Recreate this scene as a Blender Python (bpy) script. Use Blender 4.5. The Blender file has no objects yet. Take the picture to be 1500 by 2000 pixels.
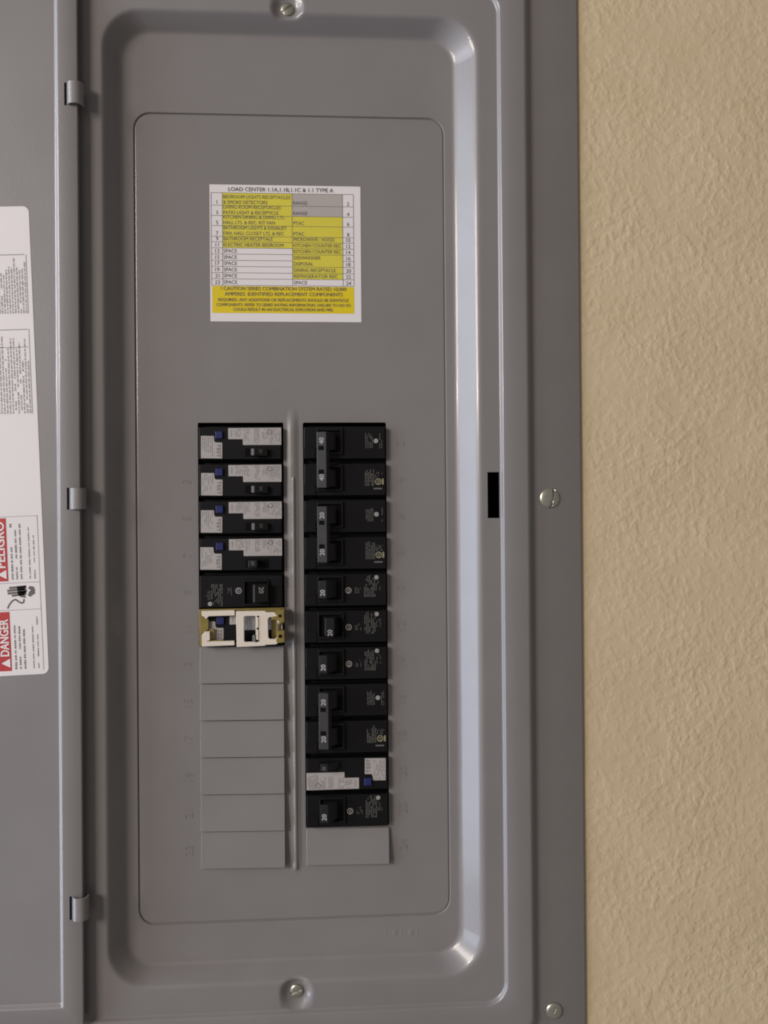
import bpy, bmesh, math, random
from mathutils import Matrix, Vector, noise
random.seed(7)
MM = 0.001
scene = bpy.context.scene
col = scene.collection
# ------------------------------------------------------------------ camera
YAW, PITCH, ROLL, DIST, FPX = -0.0568503, 0.0032495, 0.0078896, 0.55587, 1560.0
Rm = Matrix.Rotation(YAW, 3, 'Z') @ Matrix.Rotation(PITCH, 3, 'X') @ Matrix.Rotation(ROLL, 3, 'Y')
cam_d = bpy.data.cameras.new('camera')
cam_d.sensor_fit = 'VERTICAL'; cam_d.sensor_height = 36.0
cam_d.lens = FPX / 2000.0 * 36.0
cam_d.clip_start = 0.01; cam_d.clip_end = 50
cam = bpy.data.objects.new('camera', cam_d); col.objects.link(cam)
right, up, back = Rm @ Vector((1, 0, 0)), Rm @ Vector((0, 0, 1)), -(Rm @ Vector((0, 1, 0)))
cam.matrix_world = Matrix(((right.x, up.x, back.x, 0), (right.y, up.y, back.y, -DIST), (right.z, up.z, back.z, 0), (0, 0, 0, 1)))
scene.camera = cam
# ------------------------------------------------------------------ world + lamps
world = bpy.data.worlds.new('World'); scene.world = world; world.use_nodes = True
bg = world.node_tree.nodes['Background']
bg.inputs['Color'].default_value = (1.0, 0.93, 0.88, 1); bg.inputs['Strength'].default_value = 0.19
def area(name, loc, target, sx, sy, power, color):
    d = bpy.data.lights.new(name, 'AREA'); d.shape = 'RECTANGLE'; d.size = sx; d.size_y = sy; d.energy = power; d.color = color
    o = bpy.data.objects.new(name, d); col.objects.link(o); o.location = loc
    o.rotation_euler = (Vector(target) - Vector(loc)).to_track_quat('-Z', 'Y').to_euler()
    return o
area('window_light', (-2.3, -0.62, 0.05), (0, -0.62, 0.05), 1.0, 2.9, 58, (0.70, 0.81, 1.0))
area('room_light', (-3.1, -2.6, 1.2), (0, 0, 0), 1.3, 1.3, 100, (1.0, 0.90, 0.80))
pl = bpy.data.lights.new('bulb', 'POINT'); pl.energy = 10.0; pl.shadow_soft_size = 0.010; pl.color = (1.0, 0.94, 0.86)
po = bpy.data.objects.new('bulb', pl); col.objects.link(po); po.location = (-1.15, -1.25, 0.35)
vs = scene.view_settings
vs.view_transform = 'Standard'; vs.look = 'None'; vs.gamma = 1; vs.use_curve_mapping = False; vs.exposure = 0.03
scene.cycles.use_denoising = True
scene.cycles.max_bounces = 8
scene.cycles.filter_width = 1.95
# ------------------------------------------------------------------ materials
def mat(name, color, rough=0.5, metal=0.0, spec=0.5, mottle=0.0, mscale=40.0, bump=0.0, bscale=800.0, rvar=0.0):
    m = bpy.data.materials.new(name); m.use_nodes = True
    nt = m.node_tree; b = nt.nodes['Principled BSDF']
    b.inputs['Base Color'].default_value = (*color, 1); b.inputs['Roughness'].default_value = rough
    b.inputs['Metallic'].default_value = metal; b.inputs['Specular IOR Level'].default_value = spec
    if mottle or bump or rvar:
        tc = nt.nodes.new('ShaderNodeTexCoord')
    if mottle:
        n = nt.nodes.new('ShaderNodeTexNoise'); n.inputs['Scale'].default_value = mscale; n.inputs['Detail'].default_value = 5
        nt.links.new(tc.outputs['Object'], n.inputs['Vector'])
        r = nt.nodes.new('ShaderNodeMix'); r.data_type = 'RGBA'
        r.inputs['A'].default_value = (*[c * (1 - mottle) for c in color], 1)
        r.inputs['B'].default_value = (*[min(1, c * (1 + mottle)) for c in color], 1)
        nt.links.new(n.outputs['Fac'], r.inputs['Factor']); nt.links.new(r.outputs['Result'], b.inputs['Base Color'])
    if rvar:
        n2 = nt.nodes.new('ShaderNodeTexNoise'); n2.inputs['Scale'].default_value = 25; n2.inputs['Detail'].default_value = 6
        nt.links.new(tc.outputs['Object'], n2.inputs['Vector'])
        mr = nt.nodes.new('ShaderNodeMapRange'); mr.inputs['To Min'].default_value = rough - rvar; mr.inputs['To Max'].default_value = rough + rvar
        nt.links.new(n2.outputs['Fac'], mr.inputs['Value']); nt.links.new(mr.outputs['Result'], b.inputs['Roughness'])
    if bump:
        n3 = nt.nodes.new('ShaderNodeTexNoise'); n3.inputs['Scale'].default_value = bscale; n3.inputs['Detail'].default_value = 2
        nt.links.new(tc.outputs['Object'], n3.inputs['Vector'])
        bp = nt.nodes.new('ShaderNodeBump'); bp.inputs['Strength'].default_value = bump; bp.inputs['Distance'].default_value = 0.0003
        nt.links.new(n3.outputs['Fac'], bp.inputs['Height']); nt.links.new(bp.outputs['Normal'], b.inputs['Normal'])
    return m
M = {}
M['grey'] = mat('grey_enamel', (0.221, 0.2045, 0.204), 0.36, 0, 0.5, mottle=0.075, mscale=26, bump=0.14, bscale=520, rvar=0.10)
M['grey'].node_tree.nodes['Principled BSDF'].inputs['Coat Weight'].default_value = 0.36
M['grey'].node_tree.nodes['Principled BSDF'].inputs['Coat Roughness'].default_value = 0.12
M['black'] = mat('black_phenolic', (0.0055, 0.005, 0.006), 0.5, 0, 0.2, mottle=0.25, mscale=120, bump=0.2, bscale=1500, rvar=0.06)
M['handle'] = mat('handle_black', (0.013, 0.0125, 0.0135), 0.4, 0, 0.3, mottle=0.2, mscale=200, rvar=0.05)
M['void'] = mat('enclosure_dark', (0.004, 0.004, 0.004), 0.9, 0, 0.1, mottle=0.2)
M['print'] = mat('white_print', (0.36, 0.35, 0.34), 0.6)
M['greyprint'] = mat('faded_print', (0.125, 0.12, 0.11), 0.6)
M['yellowprint'] = mat('yellowed_print', (0.26, 0.24, 0.15), 0.6)
M['sticker'] = mat('sticker_white', (0.40, 0.37, 0.36), 0.55, mottle=0.06, mscale=90)
M['stickerink'] = mat('sticker_ink', (0.13, 0.12, 0.118), 0.6)
M['blue'] = mat('blue_plastic', (0.014, 0.019, 0.105), 0.4, mottle=0.1, mscale=200)
M['paper'] = mat('label_paper', (0.76, 0.715, 0.72), 0.55, mottle=0.03, mscale=25)
M['ink'] = mat('label_ink', (0.12, 0.108, 0.105), 0.6)
M['line'] = mat('label_line', (0.14, 0.12, 0.11), 0.6)
M['yellow'] = mat('highlighter_yellow', (0.66, 0.57, 0.055), 0.55, mottle=0.08, mscale=60)
M['caution'] = mat('caution_yellow', (0.72, 0.55, 0.007), 0.55, mottle=0.05, mscale=60)
M['greycell'] = mat('grey_cell', (0.43, 0.385, 0.365), 0.6, mottle=0.04, mscale=60)
M['red'] = mat('danger_red', (0.46, 0.034, 0.036), 0.5, mottle=0.06, mscale=60)
M['faint'] = mat('faint_line', (0.45, 0.36, 0.40), 0.6)
M['greyink'] = mat('grey_ink', (0.26, 0.24, 0.25), 0.6)
M['zinc'] = mat('zinc_plate', (0.52, 0.51, 0.44), 0.36, 0.9, 0.5, mottle=0.12, mscale=300, bump=0.3, bscale=900, rvar=0.08)
M['cream'] = mat('cream_metal', (0.72, 0.64, 0.55), 0.42, 0, 0.5, mottle=0.06, mscale=120)
M['brass'] = mat('dichromate_yellow', (0.27, 0.205, 0.060), 0.42, 0.35, 0.5, mottle=0.3, mscale=180, rvar=0.08)

def wall_material():
    m = bpy.data.materials.new('textured_beige_paint'); m.use_nodes = True
    nt = m.node_tree; b = nt.nodes['Principled BSDF']; N = nt.nodes.new; L = nt.links.new
    b.inputs['Roughness'].default_value = 0.55; b.inputs['Specular IOR Level'].default_value = 0.35
    tc = N('ShaderNodeTexCoord'); mp = N('ShaderNodeMapping'); mp.inputs['Scale'].default_value = (1.0, 1.0, 0.9); mp.inputs['Rotation'].default_value = (0, 0.35, 0)
    L(tc.outputs['Object'], mp.inputs['Vector'])
    n1 = N('ShaderNodeTexNoise'); n1.inputs['Scale'].default_value = 205; n1.inputs['Detail'].default_value = 1.4; n1.inputs['Distortion'].default_value = 0.12
    n2 = N('ShaderNodeTexNoise'); n2.inputs['Scale'].default_value = 48; n2.inputs['Detail'].default_value = 3
    L(mp.outputs['Vector'], n1.inputs['Vector']); L(mp.outputs['Vector'], n2.inputs['Vector'])
    cr = N('ShaderNodeMapRange'); cr.interpolation_type = 'SMOOTHSTEP'; cr.inputs['From Min'].default_value = 0.36; cr.inputs['From Max'].default_value = 0.72
    L(n1.outputs['Fac'], cr.inputs['Value'])
    ad = N('ShaderNodeMath'); ad.operation = 'MULTIPLY_ADD'; ad.inputs[1].default_value = 1.6
    L(n2.outputs['Fac'], ad.inputs[0]); L(cr.outputs['Result'], ad.inputs[2])
    bp = N('ShaderNodeBump'); bp.inputs['Strength'].default_value = 0.4; bp.inputs['Distance'].default_value = 0.0007
    n5 = N('ShaderNodeTexNoise'); n5.inputs['Scale'].default_value = 14; n5.inputs['Detail'].default_value = 3
    L(tc.outputs['Object'], n5.inputs['Vector'])
    m5 = N('ShaderNodeMapRange'); m5.inputs['From Min'].default_value = 0.3; m5.inputs['From Max'].default_value = 0.7; m5.inputs['To Min'].default_value = 0.45; m5.inputs['To Max'].default_value = 1.15
    L(n5.outputs['Fac'], m5.inputs['Value'])
    mu = N('ShaderNodeMath'); mu.operation = 'MULTIPLY'; L(ad.outputs[0], mu.inputs[0]); L(m5.outputs['Result'], mu.inputs[1])
    L(mu.outputs[0], bp.inputs['Height']); L(bp.outputs['Normal'], b.inputs['Normal'])
    n4 = N('ShaderNodeTexNoise'); n4.inputs['Scale'].default_value = 22; n4.inputs['Detail'].default_value = 5
    L(tc.outputs['Object'], n4.inputs['Vector'])
    mx = N('ShaderNodeMix'); mx.data_type = 'RGBA'
    mx.inputs['A'].default_value = (0.575, 0.455, 0.285, 1); mx.inputs['B'].default_value = (0.68, 0.55, 0.37, 1)
    L(n4.outputs['Fac'], mx.inputs['Factor']); L(mx.outputs['Result'], b.inputs['Base Color'])
    return m
M['wall'] = wall_material()

# ------------------------------------------------------------------ helpers (all shapes in mm: x right, z up, h towards the viewer)
class MB:
    def __init__(s, ox=0, oz=0, oh=0): s.v = []; s.f = []; s.m = []; s.o = (ox, oz, oh); s.cur = 0
    def pt(s, x, z, h): s.v.append((x - s.o[0], z - s.o[1], h - s.o[2])); return len(s.v) - 1
    def face(s, idx): s.f.append(idx); s.m.append(s.cur)
    def quad(s, x0, x1, z0, z1, h):
        i = [s.pt(x0, z0, h), s.pt(x1, z0, h), s.pt(x1, z1, h), s.pt(x0, z1, h)]; s.face(i)
    def poly(s, pts, h): s.face([s.pt(x, z, h) for x, z in pts])
    def box(s, x0, x1, z0, z1, h0, h1, tx=0, tz=0, sx=0):
        a = [s.pt(x0, z0, h0), s.pt(x1, z0, h0), s.pt(x1, z1, h0), s.pt(x0, z1, h0)]
        b = [s.pt(x0 + tx + sx, z0 + tz, h1), s.pt(x1 - tx + sx, z0 + tz, h1), s.pt(x1 - tx + sx, z1 - tz, h1), s.pt(x0 + tx + sx, z1 - tz, h1)]
        s.face(b); s.face(a[::-1])
        for k in range(4): j = (k + 1) % 4; s.face([a[k], a[j], b[j], b[k]])
    def prism(s, outer, holes, h0, h1):
        """flat plate with holes, from h0 to h1"""
        bm = bmesh.new(); loops = []
        for lp in [outer] + list(holes):
            vs_ = [bm.verts.new((x, z, 0)) for x, z in lp]; loops.append(vs_)
            for k in range(len(vs_)): bm.edges.new((vs_[k], vs_[(k + 1) % len(vs_)]))
        bmesh.ops.triangle_fill(bm, use_beauty=True, edges=bm.edges[:], normal=(0, 0, 1))
        bm.verts.index_update()
        top = {}; bot = {}
        for v in bm.verts: top[v.index] = s.pt(v.co.x, v.co.y, h1); bot[v.index] = s.pt(v.co.x, v.co.y, h0)
        for f in bm.faces:
            ix = [v.index for v in f.verts]
            if f.normal.z < 0: ix = ix[::-1]
            s.face([top[i] for i in ix]); s.face([bot[i] for i in ix[::-1]])
        for li, vs_ in enumerate(loops):
            ar = sum(vs_[k].co.x * vs_[(k + 1) % len(vs_)].co.y - vs_[(k + 1) % len(vs_)].co.x * vs_[k].co.y for k in range(len(vs_)))
            fl = (ar > 0) == (li == 0)
            for k in range(len(vs_)):
                i, j = vs_[k].index, vs_[(k + 1) % len(vs_)].index
                q = [bot[i], bot[j], top[j], top[i]]
                s.face(q if fl else q[::-1])
        bm.free()
    def add2d(s, geo, x, z, rot, h):
        vv, ff = geo; c, sn = math.cos(rot), math.sin(rot)
        ix = [s.pt(x + p[0] * c - p[1] * sn, z + p[0] * sn + p[1] * c, h + 0.012 * p[2]) for p in vv]
        for f in ff: s.face([ix[i] for i in f])
    def add2d_raised(s, geo, x, z, rot, h0, h1):
        vv, ff = geo; c, sn = math.cos(rot), math.sin(rot)
        P = [(x + p[0] * c - p[1] * sn, z + p[0] * sn + p[1] * c) for p in vv]
        t = [s.pt(px, pz, h1) for px, pz in P]; bt = [s.pt(px, pz, h0) for px, pz in P]
        cnt = {}
        for f in ff:
            s.face([t[i] for i in f])
            for k in range(len(f)):
                e = (f[k], f[(k + 1) % len(f)]); cnt[e] = 1
        for (i, j) in cnt:
            if (j, i) not in cnt: s.face([bt[i], bt[j], t[j], t[i]])
    def rev(s, prof, x, z, n=32, a0=0.0):
        """surface of revolution about the h axis, prof = [(r, h)...] from outside in"""
        rings = []
        for r, h in prof:
            if r <= 1e-6: rings.append([s.pt(x, z, h)])
            else: rings.append([s.pt(x + r * math.cos(a0 + 2 * math.pi * k / n), z + r * math.sin(a0 + 2 * math.pi * k / n), h) for k in range(n)])
        for A, B in zip(rings, rings[1:]):
            for k in range(n):
                j = (k + 1) % n
                if len(B) == 1: s.face([A[k], A[j], B[0]])
                else: s.face([A[k], A[j], B[j], B[k]])
    def build(s, name, mats, parent=None, bevel=0.0, segs=2, smooth=30, loc=None, recalc=False):
        me = bpy.data.meshes.new(name)
        me.from_pydata([(x * MM, -h * MM, z * MM) for x, z, h in s.v], [], s.f)
        if isinstance(mats, str): mats = [mats]
        for k in mats: me.materials.append(M[k])
        me.polygons.foreach_set('material_index', s.m)
        if recalc:
            bm = bmesh.new(); bm.from_mesh(me); bmesh.ops.recalc_face_normals(bm, faces=bm.faces[:]); bm.to_mesh(me); bm.free()
        me.polygons.foreach_set('use_smooth', [True] * len(me.polygons))
        me.set_sharp_from_angle(angle=math.radians(smooth))
        me.update()
        o = bpy.data.objects.new(name, me); col.objects.link(o)
        if parent: o.parent = parent
        if loc: o.location = (loc[0] * MM, -loc[2] * MM, loc[1] * MM)
        if bevel:
            b = o.modifiers.new('bevel', 'BEVEL'); b.width = bevel * MM; b.segments = segs; b.limit_method = 'ANGLE'; b.angle_limit = math.radians(35); b.harden_normals = True
        return o
def thing(name, label, cat, loc=(0, 0, 0), roty=0.0, group=None):
    o = bpy.data.objects.new(name, None); o.empty_display_size = 0.02; col.objects.link(o)
    o.location = (loc[0] * MM, -loc[2] * MM, loc[1] * MM); o.rotation_euler = (0, roty, 0)
    o['label'] = label; o['category'] = cat
    if group: o['group'] = group
    return o
_tc = {}
def text(s, size, bold=0.0, align='CENTER', width=None, height=None):
    """2-D outline faces of a string; size = cap height in mm"""
    key = s
    if key not in _tc:
        c = bpy.data.curves.new('text_tmp', 'FONT'); c.body = s; c.size = 1.0; c.resolution_u = 3; c.fill_mode = 'FRONT'
        o = bpy.data.objects.new('text_tmp', c); col.objects.link(o)
        dg = bpy.context.evaluated_depsgraph_get()
        me = bpy.data.meshes.new_from_object(o.evaluated_get(dg))
        _tc[key] = ([(v.co.x, v.co.y) for v in me.vertices], [list(p.vertices) if p.normal.z > 0 else list(p.vertices)[::-1] for p in me.polygons])
        bpy.data.objects.remove(o); bpy.data.curves.remove(c); bpy.data.meshes.remove(me)
    vv, ff = _tc[key]
    if not vv: return ([], [])
    x0 = min(v[0] for v in vv); x1 = max(v[0] for v in vv)
    k = size / 0.70; kx = k
    if width: kx = width / (x1 - x0)
    off = x0 if align == 'LEFT' else (x0 + x1) / 2
    dz = size / 2 if align == 'CENTER' else 0
    base = [((a - off) * kx, b * k - dz, 0) for a, b in vv]
    if bold < 0.003: return (base, ff)
    VV, FF = list(base), list(ff)
    for layer, (sx, sz) in enumerate(((1, 0.5), (-1, -0.5), (0.4, -1), (-0.4, 1))):
        o_ = len(VV); VV += [(a + sx * bold * k, b + sz * bold * k * 0.6, layer + 1) for a, b, _ in base]; FF += [[i + o_ for i in f] for f in ff]
    return (VV, FF)
def printbars(mb, a0, a1, b0, b1, h, pitch=1.0, thick=0.55, fill=0.8, seed=0, ragged=0.25):
    """lines of illegible small print running along b, stacked along a"""
    r = random.Random(seed); n = max(1, int(round((a1 - a0) / pitch)))
    for i in range(n):
        a = a0 + (i + 0.5) * (a1 - a0) / n
        end = b1 - (b1 - b0) * r.random() * ragged; b = b0
        while b < end:
            w = r.uniform(0.6, 2.2) * max(0.45, pitch)
            if r.random() < fill:
                e = min(b + w, end); t = thick * r.uniform(0.75, 1.0) / 2
                c = b
                while c < e:      # letters
                    lw = min(r.uniform(0.22, 0.42) * pitch, e - c); u = r.uniform(0.6, 1.0)
                    mb.quad(a - t * u, a + t, c, c + lw, h); c += lw + 0.12 * pitch
            b += w + 0.35 * pitch
def ring2d(mb, x, z, r0, r1, h, n=24):
    P = [[mb.pt(x + r * math.cos(2 * math.pi * k / n), z + r * math.sin(2 * math.pi * k / n), h) for k in range(n)] for r in (r0, r1)]
    for k in range(n): j = (k + 1) % n; mb.face([P[0][k], P[1][k], P[1][j], P[0][j]])
def disc2d(mb, x, z, r, h, n=20): mb.face([mb.pt(x + r * math.cos(2 * math.pi * k / n), z + r * math.sin(2 * math.pi * k / n), h) for k in range(n)])
def rrect(x0, x1, z0, z1, r, n=6):
    P = []
    for cx, cz, a in ((x1 - r, z1 - r, 0), (x0 + r, z1 - r, 90), (x0 + r, z0 + r, 180), (x1 - r, z0 + r, 270)):
        for k in range(n + 1): t = math.radians(a + 90 * k / n); P.append((cx + r * math.cos(t), cz + r * math.sin(t)))
    return P
def smooth01(t): t = max(0, min(1, t)); return t * t * (3 - 2 * t)

# ------------------------------------------------------------------ wall
H_WALL, H_RIM, H_BAND, H_HIGH, H_DOOR = 8.0, 10.0, 12.0, 15.0, 20.0
XL, XR, ZB, ZT = -232.6, 168.6, -391.0, 409.0
w = MB()
w.prism([(-900, -1100), (1100, -1100), (1100, 1100), (-900, 1100)], [[(XL + 8, ZB + 8), (XL + 8, ZT - 8), (XR - 8, ZT - 8), (XR - 8, ZB + 8)]], H_WALL - 12, H_WALL)
wo = w.build('wall', 'wall'); wo['kind'] = 'structure'; wo['label'] = 'beige wall with rolled orange-peel paint texture beside the panel'

# ------------------------------------------------------------------ electrical panel
PO = (-32.0, ZB, H_WALL)
panel = thing('electrical_panel', 'grey steel recessed electrical panel with its door swung open, set in the beige wall', 'electrical panel', PO)
def P_(): return MB(*PO)
# trim cover: nested rounded rectangles
zs = sorted(set([-260 + 10 * i for i in range(53)] + [-3.05, 28.7]))
xs = sorted(set([-124 + 8 * i for i in range(24) if not -52 < -124 + 8 * i < -12 and -124 + 8 * i < 62] + [-50 + 1.0 * i for i in range(38)]))
def ring(L, R, B, T, r, n=9):
    P = []
    def arc(cx, cz, a):
        for k in range(n + 1): t = math.radians(a + 90 * k / n); P.append((cx + r * math.cos(t), cz + r * math.sin(t)))
    P += [(R, z) for z in zs]; arc(R - r, T - r, 0)
    P += [(x, T) for x in xs[::-1]]; arc(L + r, T - r, 90)
    P += [(L, z) for z in zs[::-1]]; arc(L + r, B + r, 180)
    P += [(x, B) for x in xs]; arc(R - r, B + r, 270)
    return P
S_OUT = dict(L=-157.5, R=98.8, B=-316.8, T=342.8, r=27)
S_IN = dict(L=-145.0, R=81.0, B=-305.0, T=330.6, r=17)
STEP = dict(L=-175.4, R=111.0, B=-333.8, T=357.5, r=13)
def mix(a, b, t): return {k: a[k] * (1 - t) + b[k] * t for k in a}
def grow(a, d, r=None): return dict(L=a['L'] - d, R=a['R'] + d, B=a['B'] - d, T=a['T'] + d, r=max(0.6, (a['r'] + d) if r is None else r))
EDGE = dict(L=XL, R=XR, B=ZB, T=ZT, r=4)
rings = []
rings += [(EDGE, H_WALL + 0.7), (grow(EDGE, 0), H_RIM - 1.0), (grow(EDGE, -0.4, 4), H_RIM - 0.3), (grow(EDGE, -1.1, 4), H_RIM)]
G0 = grow(STEP, 25.0, 8); G1 = grow(STEP, 18.0, 9)
for t, hh in ((0, 0), (0.16, 0.06), (0.32, 0.25), (0.5, 0.55), (0.7, 0.85), (0.86, 0.97), (1, 1)):
    rings.append((mix(G0, G1, t), H_RIM + (H_HIGH - H_RIM) * hh))
ST = grow(STEP, 2.6)
rings.append((grow(STEP, 9, 12), H_HIGH))
for t, hh in ((0, 1), (0.2, 0.95), (0.4, 0.75), (0.6, 0.3), (0.8, 0.06), (1, 0)):
    rings.append((mix(ST, STEP, t), H_BAND + (H_HIGH - H_BAND) * hh))
HOLE_OUT = len(rings)
rings.append((grow(STEP, -0.5), H_BAND)); rings.append((grow(STEP, -4.5), H_BAND)); rings.append((grow(STEP, -8.7), H_BAND)); HOLE_IN = len(rings) - 1
base = grow(STEP, -8.7)
NSL = 22
for i in range(1, NSL + 1):
    t = i / NSL
    if t < 0.12: d = mix(base, S_OUT, t / 0.12)
    else: d = mix(S_OUT, S_IN, (t - 0.12) / 0.88)
    u = (t - 0.12) / 0.88
    u = max(0, min(1, u))
    e = 0.24     # fillet share at either end of the slope
    if u < e: hh = u * u / (2 * e * (1 - e))
    elif u > 1 - e: hh = 1 - (1 - u) ** 2 / (2 * e * (1 - e))
    else: hh = (u - e / 2) / (1 - e)
    rings.append((d, H_BAND * (1 - hh)))
INNER = dict(L=-138.3, R=75.7, B=-279.6, T=277.3, r=11)
rings += [(grow(INNER, 1.2), 0.0), (grow(INNER, 0.5), -0.05), (INNER, -1.3), (grow(INNER, -0.15), -1.35), (grow(INNER, -0.9), -0.75), (grow(INNER, -1.3), -0.7)]
DIMP = [(-32.3, 345.5), (-31.0, -323.5)]
def dimple(x, z):
    d = 0
    for cx, cz in DIMP:
        r = math.hypot(x - cx, z - cz)
        d += 1 - smooth01((r - 5.5) / 6.5)
    return d
cb = P_(); idx = []
for d, h in rings:
    row = []
    for x, z in ring(**d):
        k = dimple(x, z)
        hh = h if k == 0 else h * (1 - k) + min(h, 8.2) * k
        if 0.5 < hh < H_HIGH + 1: hh += 0.11 * noise.noise((x / 38.0, z / 38.0, 1.7)) * min(1, hh / 3)
        row.append(cb.pt(x, z, hh))
    idx.append(row)
n = len(idx[0]); slot_i = zs.index(-3.05), zs.index(28.7)
for ri in range(len(idx) - 1):
    A, B = idx[ri], idx[ri + 1]
    for k in range(n):
        j = (k + 1) % n
        if HOLE_OUT <= ri < HOLE_IN and slot_i[0] <= k < slot_i[1]: continue
        cb.face([A[k], A[j], B[j], B[k]])
cover = cb.build('trim_cover', 'grey', panel, smooth=40)
last = ring(**rings[-1][0])
# enclosure behind
eb = P_()
eb.box(-225, 160, -384, 402, -95, -90)
for b in ((-226, -224, -384, 402), (159, 161, -384, 402), (-224, 159, -385, -383), (-224, 159, 401, 403)): eb.box(*b, -92, H_WALL - 2)
eb.build('enclosure_box', 'void', panel)
lb = P_()    # dark latch pocket behind the slot
lb.box(100.5, 112.5, -6, 32, -12, -10)
for b in ((100.0, 101.4, -6, 32), (111.6, 113, -6, 32)): lb.box(*b, -10, H_BAND - 0.6)
for b in ((101.4, 111.6, -6, -4.2), (101.4, 111.6, 29.8, 32)): lb.box(*b, -10, H_BAND - 0.6)
lo = lb.build('latch_slot', 'void', panel); lo['label'] = 'black rectangular door latch slot'
# dead front plate with breaker openings
Z0 = 62.5; PIT = 25.4
def zk(k): return Z0 - PIT * k
HL = (-96.5, -37.7, zk(6), 64.4); HR = (-24.4, 33.6, zk(11), 64.4)
db = P_()
db.prism(last, [rrect(*HL, 1.0), rrect(*HR, 1.3)], -1.9, -0.7)
dead = db.build('dead_front', 'grey', panel, smooth=25)
# rib between the columns
def rib(x, wdt, z0, z1, ht, taper):
    b = P_(); nz = 60; nx = 12; rows = []
    for i in range(nz + 1):
        # denser at ends
        t = i / nz; z = z0 + (z1 - z0) * (0.5 - 0.5 * math.cos(math.pi * t))
        e = smooth01(min(z - z0, z1 - z) / taper)
        row = []
        for q in range(nx + 1):
            u = -1 + 2 * q / nx
            row.append(b.pt(x + u * wdt / 2, z, -0.75 + (ht + 0.05) * e * (0.5 + 0.5 * math.cos(math.pi * u))))
        rows.append(row)
    for i in range(nz):
        for q in range(nx): b.face([rows[i][q], rows[i][q + 1], rows[i + 1][q + 1], rows[i + 1][q]])
    return b.build('rib', 'grey', dead, smooth=80)
rib(-31.4, 10.0, -252, 77, 1.1, 18)
rib(-31.2, 6.0, -247, 29, 1.7, 3.5)
# filler plates
def filler(x0, x1, k):
    b = P_(); z1 = zk(k) - 0.5; z0 = zk(k + 1) + 0.25
    b.box(x0, x1, z0, z1, -2.4, 0.0)
    # pressed-out tab: flush at the outer end, proud towards the rib and along its lower edge
    nv = []
    for x, z, h in b.v:
        if h + PO[2] > -1: h = -PO[2] - 0.55 + (2.2 * (x + PO[0] - x0) / (x1 - x0) if x0 < -50 else 1.6 * (x + PO[0] - x0) / (x1 - x0)) + 1.9 * (1 - (z + PO[1] - z0) / (z1 - z0))
        nv.append((x, z, h))
    b.v = nv
    return b.build('filler_plate', 'grey', dead, bevel=0.45, segs=3)
for k in range(6, 12): filler(-96.0, -38.4, k)
filler(-23.9, 33.4, 11)
# stamped slot numbers
for k in range(12):
    for s, x in ((str(2 * k + 1), -104.6), (str(2 * k + 2), 42.9)):
        if s == '1': continue
        b = P_(); b.add2d_raised(text(s, 5.6), x, zk(k + 0.5) - 0.6, math.pi / 2, -0.8, -0.48)
        b.build('stamped_number', 'grey', dead)

# faint illegible stamped mark low on the right
for i_, (x_, w_) in enumerate(((30.0, 1.1), (35.5, 3.0), (41.0, 1.1), (46.5, 3.2), (52.0, 1.2))):
    b = P_(); b.box(x_, x_ + w_, -294.2 + 0.3 * (i_ % 2), -288.8, -0.2, 0.13, 0.3, 0.4); b.build('stamped_mark', 'grey', dead, bevel=0.2)

# screws
def screw_mesh(b, x, z, h, r, dome, slot_a, slot_w, slot_d, depth=5, extra=None, off=0.0):
    n, m = 48, 22; c, s = math.cos(slot_a), math.sin(slot_a); rows = []
    b.rev([(r * 0.55, h - depth), (r * 0.55, h - 0.1), (r, h - 0.1), (r, h + 0.25 * dome)], x, z, n)
    for i in range(m + 1):
        rr = r * (1 - i / m); row = []
        for k in range(n):
            t = 2 * math.pi * k / n; px, pz = rr * math.cos(t), rr * math.sin(t)
            hh = h + dome * (0.25 + 0.75 * math.sqrt(max(0, 1 - (rr / r) ** 2 * 0.98)))
            d = abs(-s * px + c * pz + off)
            hh -= slot_d * (1 - smooth01((d - slot_w * 0.5) / 0.25))
            if extra: hh += extra(px, pz)
            row.append(b.pt(x + px, z + pz, hh))
        rows.append(row)
    for i in range(m):
        for k in range(n): j = (k + 1) % n; b.face([rows[i][k], rows[i][j], rows[i + 1][j], rows[i + 1][k]])
def screw(x, z, h, r, dome, a, w_, d_, label, extra=None, off=0.0):
    b = P_(); screw_mesh(b, x, z, h, r, dome, math.radians(a), w_, d_, extra=extra, off=off)
    o = b.build('screw', 'zinc', panel, smooth=50); o['label'] = label; return o
screw(-32.4, 345.7, 8.3, 4.4, 1.7, 35, 1.3, 1.2, 'slotted zinc screw in the dimple at the top edge')
screw(-31.0, -323.6, 8.3, 4.4, 1.7, 22, 1.2, 1.0, 'slotted zinc screw in the dimple at the bottom edge')
screw(146.0, 10.4, H_RIM, 6.8, 2.1, 80, 1.0, 1.5, 'large round zinc cover screw halfway down the right rim', off=1.6)
screw(145.8, -343.6, H_RIM, 5.6, 2.6, 62, 0.1, 0.2, 'worn zinc cover screw low on the right rim')

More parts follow.
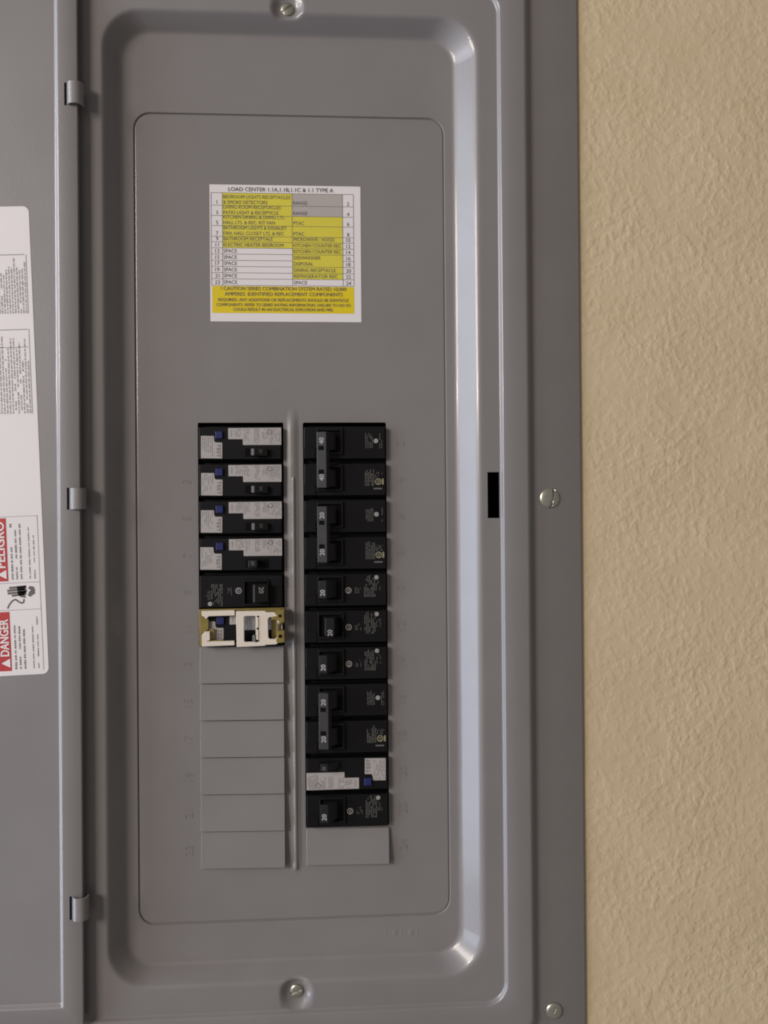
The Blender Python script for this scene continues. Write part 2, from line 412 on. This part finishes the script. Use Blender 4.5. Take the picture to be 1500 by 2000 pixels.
# door, swung open to the left
dm = P_()
DE, DL = -169.8, -184.6
DB, DT = -335.0, 372.0
DLEFT = DE - 285
def door_ring(d, r): return rrect(DLEFT + d, DE - d, DB + d, DT - d, r, 5)
dr = [(0, 3.0, H_DOOR - 3.2), (0, 3.0, H_DOOR - 0.7), (0.25, 3.0, H_DOOR - 0.2), (0.8, 3.0, H_DOOR), (12.2, 1.5, H_DOOR), (12.9, 1.3, H_DOOR - 0.1), (13.6, 1.2, H_DOOR - 0.7), (14.6, 1.0, H_DOOR - 2.2), (15.2, 1.0, H_DOOR - 2.6), (15.9, 1.0, H_DOOR - 2.7)]
prev = None; first = None
for d, r, h in dr:
    row = [dm.pt(x, z, h) for x, z in door_ring(d, max(0.4, r))]
    if prev:
        for k in range(len(row)): j = (k + 1) % len(row); dm.face([prev[k], prev[j], row[j], row[k]])
    else: first = row
    prev = row
dm.face(prev); dm.face(first[::-1])
door = dm.build('door', 'grey', panel, smooth=40); door['label'] = 'grey steel panel door swung wide open to the left'
# hinge tabs
for zc, hl in ((278.6, 7.2), (12.1, 6.9), (-256.6, 7.4)):
    b = P_(); prof = []
    for i in range(4): prof.append((-177.0 + 0.7 * i, H_DOOR - 1 + 1.1 * i))
    prof += [(-174.2, 22.9), (-173.2, 23.4), (-171.8, 23.6)]
    for i in range(9):
        t = math.radians(90 - 100 * i / 8); prof.append((-170.4 + 4.4 * math.cos(t), 19.2 + 4.4 * math.sin(t)))
    prof.append((-166.4, 16.6))
    inn = []
    for i, (x, h) in enumerate(prof):
        x0, h0 = prof[max(0, i - 1)]; x1, h1 = prof[min(len(prof) - 1, i + 1)]
        L_ = math.hypot(x1 - x0, h1 - h0); inn.append((x + (h1 - h0) / L_ * 1.1, h - (x1 - x0) / L_ * 1.1))
    loop = prof + inn[::-1]; nn = len(loop)
    A = [b.pt(x, zc - hl, h) for x, h in loop]; B = [b.pt(x, zc + hl, h) for x, h in loop]
    for k in range(nn): j = (k + 1) % nn; b.face([A[k], A[j], B[j], B[k]])
    m_ = len(prof)
    for k in range(m_ - 1):
        b.face([A[k], A[nn - 1 - k], A[nn - 2 - k], A[k + 1]]); b.face([B[k], B[k + 1], B[nn - 2 - k], B[nn - 1 - k]])
    b.build('hinge', 'grey', panel, smooth=45, recalc=True)
    b = P_(); b.quad(-178.2, -176.6, zc - hl - 0.3, zc + hl + 0.3, H_DOOR + 0.06); b.build('hinge_slot', 'void', door)

# ---- warning label on the door (printed sheet, stuck on slightly crooked)
HLb = H_DOOR - 2.7
la = math.radians(2.07); lx, lz = -202.6, 205.3      # upper right corner
SC = (556 - HLb) / (556 - 20.0)
def lab(u, v):   # u leftwards negative from the right edge, v downwards
    return (lx + u * math.cos(la) + v * math.sin(la), lz + u * math.sin(la) - v * math.cos(la))
class LB(MB):
    def q(s, u0, u1, v0, v1, h): s.poly([lab(u0, v1), lab(u1, v1), lab(u1, v0), lab(u0, v0)], h)
b = LB(*PO)
outl = [lab(u, -v) for u, v in rrect(-64, 0, -308.5, 0, 4.0)]
b.prism(outl, [], HLb, HLb + 0.12)
h1, h2, h3 = HLb + 0.20, HLb + 0.27, HLb + 0.34
b.cur = 1     # red heads
b.q(-45, -23.3, 205, 246.5, h1); b.q(-45, -23.5, 266.6, 308.5 - 3.0, h1)
b.cur = 2     # faint frame lines
def ln(u0, u1, v0, v1): b.q(u0, u1, v0, v1, h1)
for v in (204.0, 247.6, 265.4): ln(-45, -3.0, v, v + 0.4)
ln(-3.4, -2.9, 204, 306)
b.cur = 3     # dark print
def bars(u0, u1, v0, v1, pitch, thick, seed, fill=0.85, ragged=0.3):
    t = MB(); printbars(t, u0, u1, -v1, -v0, 0, pitch, thick, fill, seed, ragged)
    for f in t.f: b.poly([lab(t.v[i][0], -t.v[i][1]) for i in f], h1)
bars(-22.0, -13.4, 206, 245.5, 2.7, 1.45, 3, 0.92); bars(-10.8, -4.6, 209, 245.5, 2.7, 1.0, 4, 0.92)
bars(-22.2, -13.4, 269, 304.5, 2.7, 1.45, 5, 0.92); bars(-10.8, -4.6, 267, 304.5, 2.7, 1.0, 6, 0.92)
# hand struck by a wire
def hp(pts): b.poly([lab(u - 1.6, v) for u, v in pts], h1)
def bar_poly(u0, v0, u1, v1, wd):
    dx, dy = u1 - u0, v1 - v0; L_ = math.hypot(dx, dy); nx, ny = -dy / L_ * wd / 2, dx / L_ * wd / 2
    hp([(u0 + nx, v0 + ny), (u1 + nx, v1 + ny), (u1 - nx, v1 - ny), (u0 - nx, v0 - ny)])
for u0, v0, u1, v1, wd in ((-21.5, 251.0, -10.5, 250.4, 1.5), (-22.8, 252.8, -10.5, 252.0, 1.5), (-22.6, 254.6, -10.5, 253.8, 1.5), (-20.0, 256.2, -10.5, 255.2, 1.4)): bar_poly(u0, v0, u1, v1, wd)
hp([(-16.5, 250.0), (-10.2, 250.0), (-11.6, 252.2), (-9.6, 253.4), (-11.8, 255.2), (-10.8, 258.0), (-14.2, 257.4), (-16.0, 256.0)])
hp([(-8.2, 250.2), (-5.6, 250.8), (-4.9, 252.6), (-5.0, 255.4), (-8.2, 257.4), (-9.6, 256.6), (-9.0, 254.2), (-7.6, 253.0), (-9.4, 251.8)])
wire = [(-23.0, 264.4), (-21.6, 261.6), (-19.6, 259.4), (-17.6, 258.6), (-15.6, 260.4), (-13.4, 261.4), (-12.2, 260.2), (-12.4, 258.6)]
for a_, c_ in zip(wire, wire[1:]): bar_poly(*a_, *c_, 1.1)
b.cur = 4     # grey tables
bars(-60, -3.4, 34, 70.5, 1.7, 1.25, 8, 0.95, 0.3); bars(-60, -3.6, 82.5, 136.5, 1.8, 1.25, 9, 0.92, 0.4)
for u0, u1, v0, v1 in ((-60, -4, 31.6, 32.1), (-3.2, -2.8, 32, 71), (-60, -4, 81.0, 81.5), (-3.4, -3.0, 81, 137), (-60, -4, 92.6, 93.0)): b.q(u0, u1, v0, v1, h1)
b.cur = 0
# white words and triangles on the red
for wd_, v in (('PELIGRO', 222.5), ('DANGER', 283.5)):
    p = lab(-27.6, v); b.add2d(text(wd_, 5.6, 0.02, width=30 if wd_ == 'PELIGRO' else 24), p[0], p[1], math.pi / 2 + la, h2)
for v in (242.0, 300.3):
    b.poly([lab(-30.0, v), lab(-24.4, v + 2.9), lab(-24.4, v - 2.9)], h2)
wl = b.build('warning_label', ['paper', 'red', 'faint', 'ink', 'greyink'], door)
wl['label'] = 'crooked white warning label with red danger headings on the door'

# ---- circuit directory sticker
CX0, CZ1, CK = -87.2, 228.9, 0.0842
HC = -0.7
def C(x, y): return (CX0 + (x - 118) * CK, CZ1 - (y - 88) * CK)
b = P_(); b.box(CX0, CX0 + 104.1, CZ1 - 94.6, CZ1, HC, HC + 0.12)
chart = b.build('circuit_directory', 'paper', panel); chart['label'] = 'white and yellow circuit directory sticker'
def cell(name, x0, x1, y0, y1, mt, h=HC + 0.18):
    q = P_(); a = C(x0, y1); c = C(x1, y0); q.quad(a[0], c[0], a[1], c[1], h); return q.build(name, mt, chart)
rows_y = [155, 258, 343, 425, 513, 558, 608, 658, 710, 760, 812, 862, 915]
LC = [(('BEDROOM LIGHTS RECEPTACLES', '& SMOKE DETECTORS'), 1), (('LIVING ROOM RECEPTACLES', 'PATIO LIGHT & RECEPTICLE'), 1), (('KITCHEN DINING & LIVING LTS.', 'HALL LTS. & REC. KIT FAN'), 1),
      (('BATHROOM LIGHTS & EXHAUST', 'FAN, HALL CLOSET LTS. & REC'), 1), (('BATHROOM RECEPTALE',), 1), (('ELECTRIC HEATER BEDROOM',), 1)] + [(('SPACE',), 0)] * 6
RC = [('RANGE', 2), ('RANGE', 2), ('PTAC', 1), ('PTAC', 1), ('MICROWAVE / HOOD', 1), ('KITCHEN COUNTER REC', 1), ('KITCHEN COUNTER REC', 1), ('DISHWASHER', 1), ('DISPOSAL', 1), ('DINING RECEPTACLE', 1), ('REFRIGERATOR REC', 1), ('SPACE', 0)]
cell('yellow_block', 220, 790, 155, 608, 'yellow'); cell('yellow_block', 790, 1205, 343, 862, 'yellow'); cell('grey_block', 790, 1205, 155, 343, 'greycell')
cell('caution_band', 133, 1297, 921, 1143, 'caution')
g = P_()
def hl(x0, x1, y, wd=0.28): a = C(x0, y); c = C(x1, y); g.quad(a[0], c[0], a[1] - wd / 2, a[1] + wd / 2, HC + 0.24)
def vl(x, y0, y1, wd=0.28): a = C(x, y1); c = C(x, y0); g.quad(a[0] - wd / 2, a[0] + wd / 2, a[1], c[1], HC + 0.27)
for i, y in enumerate(rows_y):
    if i == 8: hl(130, 790, y); hl(1205, 1295, y)
    else: hl(130, 1295, y)
for x in (130, 220, 790, 1205, 1295): vl(x, 155, 915)
g.build('table_lines', 'line', chart)
g = P_(); HT = HC + 0.31
def put(s, x, y, size, align='LEFT', bold=0.004, width=None):
    p = C(x, y); g.add2d(text(s, size, bold, align, width), p[0], p[1], 0, HT)
put('LOAD CENTER 1.1A,1.1B,1.1C & 1.1 TYPE A', 700, 124, 2.75, 'CENTER', 0.009, 860 * CK)
wmap = {'BEDROOM LIGHTS RECEPTACLES': 548, '& SMOKE DETECTORS': 360, 'LIVING ROOM RECEPTACLES': 470, 'PATIO LIGHT & RECEPTICLE': 450, 'KITCHEN DINING & LIVING LTS.': 500, 'HALL LTS. & REC. KIT FAN': 420,
        'BATHROOM LIGHTS & EXHAUST': 515, 'FAN, HALL CLOSET LTS. & REC': 495, 'BATHROOM RECEPTALE': 400, 'ELECTRIC HEATER BEDROOM': 490, 'SPACE': 108, 'RANGE': 115, 'PTAC': 88, 'MICROWAVE / HOOD': 335, 'KITCHEN COUNTER REC': 390, 'DISHWASHER': 222, 'DISPOSAL': 160, 'DINING RECEPTACLE': 345, 'REFRIGERATOR REC': 362}
for i in range(12):
    y1 = rows_y[i + 1]
    for q, s in enumerate(LC[i][0][::-1]): put(s, 228, y1 - 12 - 45 * q, 2.45, 'LEFT', 0.002, wmap[s] * CK)
    put(RC[i][0], 800, y1 - 12, 2.45, 'LEFT', 0.002, wmap[RC[i][0]] * CK)
    put(str(2 * i + 1), 176, y1 - 26, 2.6, 'CENTER', 0.002); put(str(2 * i + 2), 1250, y1 - 24, 2.6, 'CENTER', 0.002)
for s, y, x0, x1, sz in (('! CAUTION SERIES COMBINATION SYSTEM RATED 10,000', 940, 205, 1230, 2.5), ('AMPERES. IDENTIFIED REPLACEMENT COMPONENTS', 985, 235, 1200, 2.5),
                     ('REQUIRED. ANY ADDITIONS OR REPLACEMENTS SHOULD BE IDENTICLE', 1033, 182, 1250, 2.2), ('COMPONENTS. REFER TO SERIES RATING INFORMATION. FAILURE TO DO SO', 1074, 168, 1265, 2.1), ('COULD RESULT IN AN ELECTRICAL EXPLOSION AND FIRE.', 1112, 305, 1125, 2.1)):
    put(s, (x0 + x1) / 2, y, sz, 'CENTER', 0.004, (x1 - x0) * CK)
g.build('printed_text', 'ink', chart)

# ------------------------------------------------------------------ circuit breakers (local: a outwards from the panel's middle, b up; left column turned half round)
XCL, XCR = (HL[0] + HL[1]) / 2, (HR[0] + HR[1]) / 2
FH = 3.2     # face height above dead front
UP = math.pi / 2
def body_parts(root, n=1, bay=True, std=True):
    """moulded case; n poles"""
    hb = PIT * n / 2
    b = MB(); b.box(-28.6, 28.6, -hb + 0.25, hb - 0.25, -55, -4.5)
    b.build('case', 'black', root, bevel=0.4)
    for i in range(n):
        c = hb - PIT * (i + 0.5)
        b = MB(); b.prism([(-28.2, c - 10.9), (28.2, c - 10.9), (28.2, c + 11.0), (-28.2, c + 11.0)], [], -6, FH)
        o = b.build('face_plate', 'black', root, bevel=0.7)
def collar(root, c, a0=-19.3, a1=-1.6, b0=-8.0, b1=10.2, h=FH + 1.6):
    b = MB(); b.prism([(a0, c + b0), (a1, c + b0), (a1, c + b1), (a0, c + b1)], [[(a0 + 0.9, c + b0 + 1.6), (a0 + 0.9, c + b1 - 1.8), (a1 - 1.0, c + b1 - 1.8), (a1 - 1.0, c + b0 + 1.6)]], FH - 0.4, h)
    o = b.build('handle_collar', 'black', root, bevel=0.3)
    b = MB(); b.quad(a0 + 0.95, a1 - 1.05, c + b0 + 1.65, c + b1 - 1.85, FH + 0.05); b.build('handle_well', 'void', root)
def handle(root, c, num, state='on', b0=-5.2, b1=7.2, tip=11.6, bold=0.02, nsize=3.1, nb=None, nmat='print'):
    """toggle: base narrower in depth, tip leaning to the panel's middle when on"""
    mb = MB()
    if state == 'on': base_a, tip_a = (-14.6, -5.6), (-18.6, -13.2)
    elif state == 'lean': base_a, tip_a = (-17.6, -10.2), (-19.0, -9.9)
    elif state == 'nub': base_a, tip_a = (-12.6, -4.8), (-11.6, -5.8)
    else: base_a, tip_a = (-15.2, -5.0), (-14.2, -8.0)
    A = [mb.pt(base_a[0], c + b0 + 0.3, FH - 0.3), mb.pt(base_a[1], c + b0 + 0.3, FH - 0.3), mb.pt(base_a[1], c + b1 - 0.3, FH - 0.3), mb.pt(base_a[0], c + b1 - 0.3, FH - 0.3)]
    dh = {'on': 0.9, 'lean': 3.4}.get(state, 0.0)
    B = [mb.pt(tip_a[0], c + b0, tip - dh), mb.pt(tip_a[1], c + b0, tip), mb.pt(tip_a[1], c + b1, tip), mb.pt(tip_a[0], c + b1, tip - dh)]
    mb.face(B); mb.face(A[::-1])
    for k in range(4): j = (k + 1) % 4; mb.face([A[k], A[j], B[j], B[k]])
    o = mb.build('handle', 'handle', root, bevel=0.45)
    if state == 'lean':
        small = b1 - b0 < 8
        t = MB(); t.prism(rrect(-9.9, -8.1 if small else -8.9, c + b0 + 0.3, c + b1 - 0.3, 0.4, 3), [], FH, tip - 0.6)  # paler bar painting the light caught on the handle's outer edge
        t.build('lit_edge_bar', 'bar' if small else 'dimbar', o, bevel=0.2)
    if num:
        t = MB(); am = (tip_a[0] + tip_a[1]) / 2
        geo = text(num, nsize, bold)
        sl = dh / (tip_a[1] - tip_a[0]); bb = c + (nb if nb is not None else (b0 + b1) / 2 - 0.6)
        i0 = len(t.v); t.add2d(geo, am, bb, UP, 0)
        t.v = [(x, z, h + tip - dh + sl * (x - tip_a[0]) + 0.07) for x, z, h in t.v]
        t.build('rating_number', nmat, o)
    return o
def ul_mark(b, a, c, r, h):
    ring2d(b, a, c, r * 0.74, r, h); b.add2d(text('UL', r * 0.75, 0.03), a, c, UP, h)
def std_print(root, c, seed):
    b = MB(); h = FH + 0.06
    printbars(b, 12.4, 20.5, c - 5.0, c + 10.4, h, 1.15, 0.75, 0.85, seed); printbars(b, 20.6, 24.2, c - 0.5, c + 6.5, h, 1.15, 0.5, 0.7, seed + 1)
    printbars(b, 6.0, 10.6, c - 2.4, c + 2.6, h, 1.3, 0.55, 0.6, seed + 2, 0.4)
    b.build('rating_print', 'greyprint', root)
    b = MB(); ul_mark(b, 1.8, c - 0.4, 2.1, h); disc2d(b, 21.2, c + 8.4, 1.45, h); b.build('approval_mark', 'print', root).data.materials[0] = M['greydot']
M['greydot'] = mat('grey_mark', (0.30, 0.29, 0.28), 0.6)
M['bar'] = mat('edge_light_grey', (0.17, 0.165, 0.16), 0.5, mottle=0.2, mscale=300)  # painted edge light on the small handles
M['dimbar'] = mat('edge_light_dim', (0.06, 0.06, 0.06), 0.5, mottle=0.2, mscale=300)  # the same painted edge light, dimmer, for the wide handle
GRP_L, GRP_R = 'breakers in the left column', 'breakers in the right column'
def place(k, n, side):
    zc = zk(k + n / 2)
    return ((XCL, zc, 0), math.pi) if side == 'L' else ((XCR, zc, 0), 0.0)
def single(k, side, label, state='on', num='20', seed=0):
    loc, r = place(k, 1, side)
    t = thing('circuit_breaker', label, 'circuit breaker', loc, r, GRP_L if side == 'L' else GRP_R)
    body_parts(t); collar(t, 0); handle(t, 0, num, 'lean' if side == 'L' else state, nb=-1.2 if state == 'on' else -3.0)
    b = MB(); b.box(-28.0, -20.2, -10.4, -3.0, FH - 0.2, FH + 0.5); b.build('terminal_shoulder', 'black', t, bevel=0.25)
    std_print(t, 0, seed); return t
def double(k, side, label, num, seed):
    loc, r = place(k, 2, side)
    t = thing('double_circuit_breaker', label, 'circuit breaker', loc, r, GRP_R)
    body_parts(t, 2)
    for c in (12.7, -12.7):
        collar(t, c)
        b = MB(); b.box(-28.0, -20.2, c - 10.4, c - 3.2, FH - 0.2, FH + 0.5); b.build('terminal_shoulder', 'black', t, bevel=0.25)
        handle(t, c, None, 'on', tip=9.5)
    # tie bar joining both toggles
    mb = MB(); a0, a1 = -19.2, -12.6
    A = [mb.pt(a0 + 2.6, -18.2, 7.6), mb.pt(a1 + 2.2, -18.2, 7.6), mb.pt(a1 + 2.2, 19.2, 7.6), mb.pt(a0 + 2.6, 19.2, 7.6)]
    B = [mb.pt(a0, -18.6, 11.2), mb.pt(a1, -18.6, 12.2), mb.pt(a1, 19.6, 12.2), mb.pt(a0, 19.6, 11.2)]
    mb.face(B); mb.face(A[::-1])
    for q in range(4): j = (q + 1) % 4; mb.face([A[q], A[j], B[j], B[q]])
    tie = mb.build('handle_tie', 'tie', t, bevel=0.45)
    wl_ = MB()
    for bb in (8.5, -7.6):    # moulded windows in the tie
        wl_.quad(a0 + 1.2, a1 - 1.6, bb - 1.5, bb + 1.5, 0)
    wl_.v = [(x, z, 11.2 + (x - a0) / (a1 - a0) + 0.05) for x, z, h in wl_.v]
    wl_.build('tie_recess', 'void', tie)
    for bb in (13.4, -11.6):
        tx = MB(); tx.add2d(text(num, 3.1, 0.02), -15.9, bb, UP, 0)
        tx.v = [(x, z, h + 11.2 + (x - a0) / (a1 - a0) + 0.09) for x, z, h in tx.v]
        tx.build('rating_number', 'print', tie)
    h = FH + 0.06; b = MB()
    printbars(b, 14.0, 19.6, 9.2, 19.6, h, 1.1, 0.65, 0.85, seed); printbars(b, 23.6, 26.2, 9.0, 19.2, h, 1.2, 0.6, 0.7, seed + 1, 0.1)
    printbars(b, 13.6, 20.4, -17.0, -4.8, h, 1.1, 0.8, 0.92, seed + 2); printbars(b, 20.6, 26.0, -11.4, -7.0, h, 1.1, 0.6, 0.8, seed + 3)
    printbars(b, 21.6, 22.6, -20.2, -19.0 + 4, h, 1.0, 0.1, 0.0, seed); b.quad(19.8, 25.6, -19.5, -18.6, h)
    b.build('rating_print', 'greyprint', t)
    b = MB(); ul_mark(b, 23.0, -14.2, 2.2, h); b.quad(25.6, 26.7, -16.2, -12.2, h); b.build('approval_mark', 'yellowprint', t)
    b = MB(); disc2d(b, 21.6, 14.0, 1.55, h); b.build('print_dot', 'greydot', t)
    return t
M['tie'] = mat('tie_plastic', (0.036, 0.034, 0.036), 0.40, 0, 0.5, mottle=0.15, mscale=200, rvar=0.05)
def afci(k, side, label, state='on', seed=0, dx=0.0, dz=0.0):
    loc, r = place(k, 1, side); h = FH
    t = thing('circuit_breaker', label, 'circuit breaker', loc, r, GRP_L if side == 'L' else GRP_R)
    body_parts(t)
    # handle low in its narrow well
    b = MB(); b.quad(-19.2, -3.4, 3.6, 9.4, FH + 0.05); b.build('handle_well', 'void', t)
    handle(t, 0, '20', {'on': 'lean' if side == 'L' else 'on', 'mid': 'nub'}[state], b0=3.9, b1=9.0, tip=9.6, nsize=2.0, nmat='greyprint')
    b = MB()
    b.prism([(8.0, -10.3), (8.0, -2.8), (-1.9, -2.8), (-2.0, 1.2), (-28.0, 1.2), (-28.0, -10.5)], [], h - 0.1, h + 0.10)
    s1 = b.build('rating_sticker', 'sticker', t, bevel=0.04)
    b = MB(); printbars(b, -27.4, -20.0, -9.8, 0.6, h + 0.15, 0.95, 0.5, 0.8, seed + 10); printbars(b, -19.6, -14.8, -9.8, -2.0, h + 0.15, 0.95, 0.5, 0.85, seed + 11)
    printbars(b, -13.2, -9.6, -9.8, 0.6, h + 0.15, 0.95, 0.5, 0.85, seed + 12); printbars(b, -6.4, -2.4, -9.8, -1.2, h + 0.15, 0.95, 0.5, 0.8, seed + 13); printbars(b, -2.0, 3.4, -9.8, -3.4, h + 0.15, 0.95, 0.45, 0.7, seed + 14)
    printbars(b, 5.0, 6.4, -8.6, -4.4, h + 0.15, 1.1, 0.7, 1.0, seed + 15, 0.0); ring2d(b, -20.2, -7.7, 1.35, 1.75, h + 0.17); b.build('sticker_print', 'stickerink', s1)
    b = MB()
    b.prism([(26.5 + dx, -5.0 + dz), (26.6 + dx, 10.2 + dz), (12.3 + dx, 10.4 + dz), (12.2 + dx, -0.4 + dz), (16.7 + dx, -0.5 + dz), (17.6 + dx, -1.5 + dz), (17.8 + dx, -4.9 + dz)], [], h - 0.1, h + 0.10)
    s2 = b.build('test_sticker', 'sticker', t, bevel=0.04)
    b = MB(); printbars(b, 18.2 + dx, 26.0 + dx, -4.2 + dz, 9.8 + dz, h + 0.15, 1.25, 0.55, 0.75, seed + 20, 0.35)
    b.add2d(text('TEST', 2.5, 0.006, width=9.4), 14.5 + dx, 5.1 + dz, UP, h + 0.15); b.build('sticker_print', 'stickerink', s2)
    b = MB(); b.box(11.6, 16.8, -8.2, -2.9, h - 0.3, h + 1.5, 0.25, 0.25); b.build('test_button', 'blue', t, bevel=0.3)
    return t
afci(0, 'L', 'black breaker with white stickers and blue button, topmost in the left column', seed=1)
afci(1, 'L', 'black breaker with white stickers and blue button, second from top in the left column', seed=31)
afci(2, 'L', 'black breaker with white stickers and blue button, third from top in the left column', seed=61, dx=0.35, dz=0.1)
afci(3, 'L', 'stickered breaker with blue button, directly above the plain black one in the left column', 'mid', seed=91, dx=0.9, dz=0.0)
single(4, 'L', 'plain black breaker without stickers, just above the cream and brass lock bracket', seed=121)
afci(5, 'L', 'stickered black breaker enclosed by the cream and brass lock bracket', seed=151)
double(0, 'R', 'black double breaker marked 40 at the top of the right column', '40', 200)
double(2, 'R', 'black double breaker marked 20 directly below the one marked 40', '20', 230)
single(4, 'R', 'single black breaker marked 20, uppermost of the three singles in mid right column', seed=260)
single(5, 'R', 'single black breaker in the right column with its handle at the middle position', 'mid', seed=280)
single(6, 'R', 'single black breaker marked 20 directly above the lowest double breaker', seed=300)
double(7, 'R', 'black double breaker marked 20, lowest double, above the stickered breaker', '20', 320)
afci(9, 'R', 'only stickered breaker with a blue button in the right column', seed=350)
single(10, 'R', 'bottom black breaker of the right column, above the blank filler plate', seed=380)

# ------------------------------------------------------------------ lock bracket clipped over the sixth left breaker
LX, LZ = XCL, zk(5.5)
lock = thing('breaker_lock_bracket', 'cream and brass metal lock bracket clipped over the lowest left breaker', 'breaker lock', (LX, LZ, 0))
def lk(h):
    s = (556 - h) / 556
    return lambda x, y: ((x - 722) * 0.0444 * s - (s - 1) * -LX * -1 * 1.0 * 1, -(y - 363) * 0.0444 * s + (s - 1) * LZ)
def lkp(h, pts):
    s = (556 - h) / 556
    return [((x - 722) * 0.0444 * s + (s - 1) * LX, -(y - 363) * 0.0444 * s + (s - 1) * LZ) for x, y in pts]
def lplate(name, mt, pts, holes, h0, h1, bev=0.25):
    b = MB(); b.prism(lkp(h1, pts), [lkp(h1, q) for q in holes], h0, h1); return b.build(name, mt, lock, bevel=bev)
lplate('base_plate', 'brass', [(62, 70), (1380, 62), (1388, 300), (1300, 330), (1300, 400), (1388, 420), (1388, 605), (70, 645)],
       [[(130, 175), (130, 600), (1180, 600), (1180, 150), (180, 150)]], 3.0, 4.4)
lplate('side_flange', 'brass', [(75, 180), (120, 180), (210, 230), (205, 380), (120, 450), (75, 450)], [], 4.2, 5.4)
lplate('frame', 'cream', [(105, 98), (610, 92), (612, 172), (215, 178), (172, 222), (135, 180), (105, 178)], [], 4.5, 7.6, 0.35)
lplate('frame', 'cream', [(105, 470), (150, 420), (222, 415), (225, 552), (185, 562), (185, 570), (600, 570), (602, 632), (105, 644)], [], 4.5, 7.6, 0.35)
lplate('inner_lip', 'brass', [(225, 370), (295, 375), (290, 540), (225, 545)], [], 4.4, 5.2, 0.15)
lplate('inner_lip', 'brass', [(190, 555), (430, 548), (430, 572), (190, 576)], [], 4.4, 6.4, 0.15)
win1 = rrect(752, 936, 182, 588, 26, 4)
notches = [rrect(952, 990, 182, 208, 10, 3), rrect(946, 986, 366, 398, 12, 3), rrect(952, 990, 560, 586, 10, 3)]
win2 = [(1122, 235), (1150, 205), (1262, 205), (1262, 520), (1235, 550), (1150, 548), (1125, 520)]
lplate('slider', 'cream', [(632, 108), (1085, 108), (1090, 128), (1245, 132), (1300, 160), (1300, 300), (1270, 340), (1270, 420), (1300, 440), (1300, 600), (1240, 632), (1085, 636), (1080, 650), (640, 664)], [win1, win2], 7.4, 9.0, 0.3)
for nt_ in notches: lplate('notch', 'void', nt_, [], 8.9, 9.06, 0)
lplate('lit_edge_lip', 'cream', [(940, 214), (972, 214), (972, 362), (940, 362)], [], 8.9, 9.5, 0.2)  # added raised lips that draw the lit edge beside the window
lplate('lit_edge_lip', 'cream', [(940, 402), (972, 402), (972, 554), (940, 554)], [], 8.9, 9.5, 0.2)
lplate('end_clip', 'brass', [(1215, 128), (1300, 95), (1378, 90), (1380, 280), (1318, 300), (1262, 255), (1180, 250), (1180, 205), (1262, 190)], [], 4.6, 9.6, 0.4)
lplate('end_clip', 'brass', [(1262, 430), (1378, 415), (1380, 600), (1262, 615), (1240, 560), (1262, 520)], [], 4.6, 9.3, 0.4)
for s_ in ((1310, 505, 26), (1310, 190, 24)):
    b = MB(); c_ = lkp(9.4, [(s_[0], s_[1])])[0]; b.rev([(s_[2] * 0.0444, 9.2), (s_[2] * 0.0444, 9.75), (0.6, 10.05), (0, 10.1)], c_[0], c_[1], 16); b.build('rivet', 'void', lock)
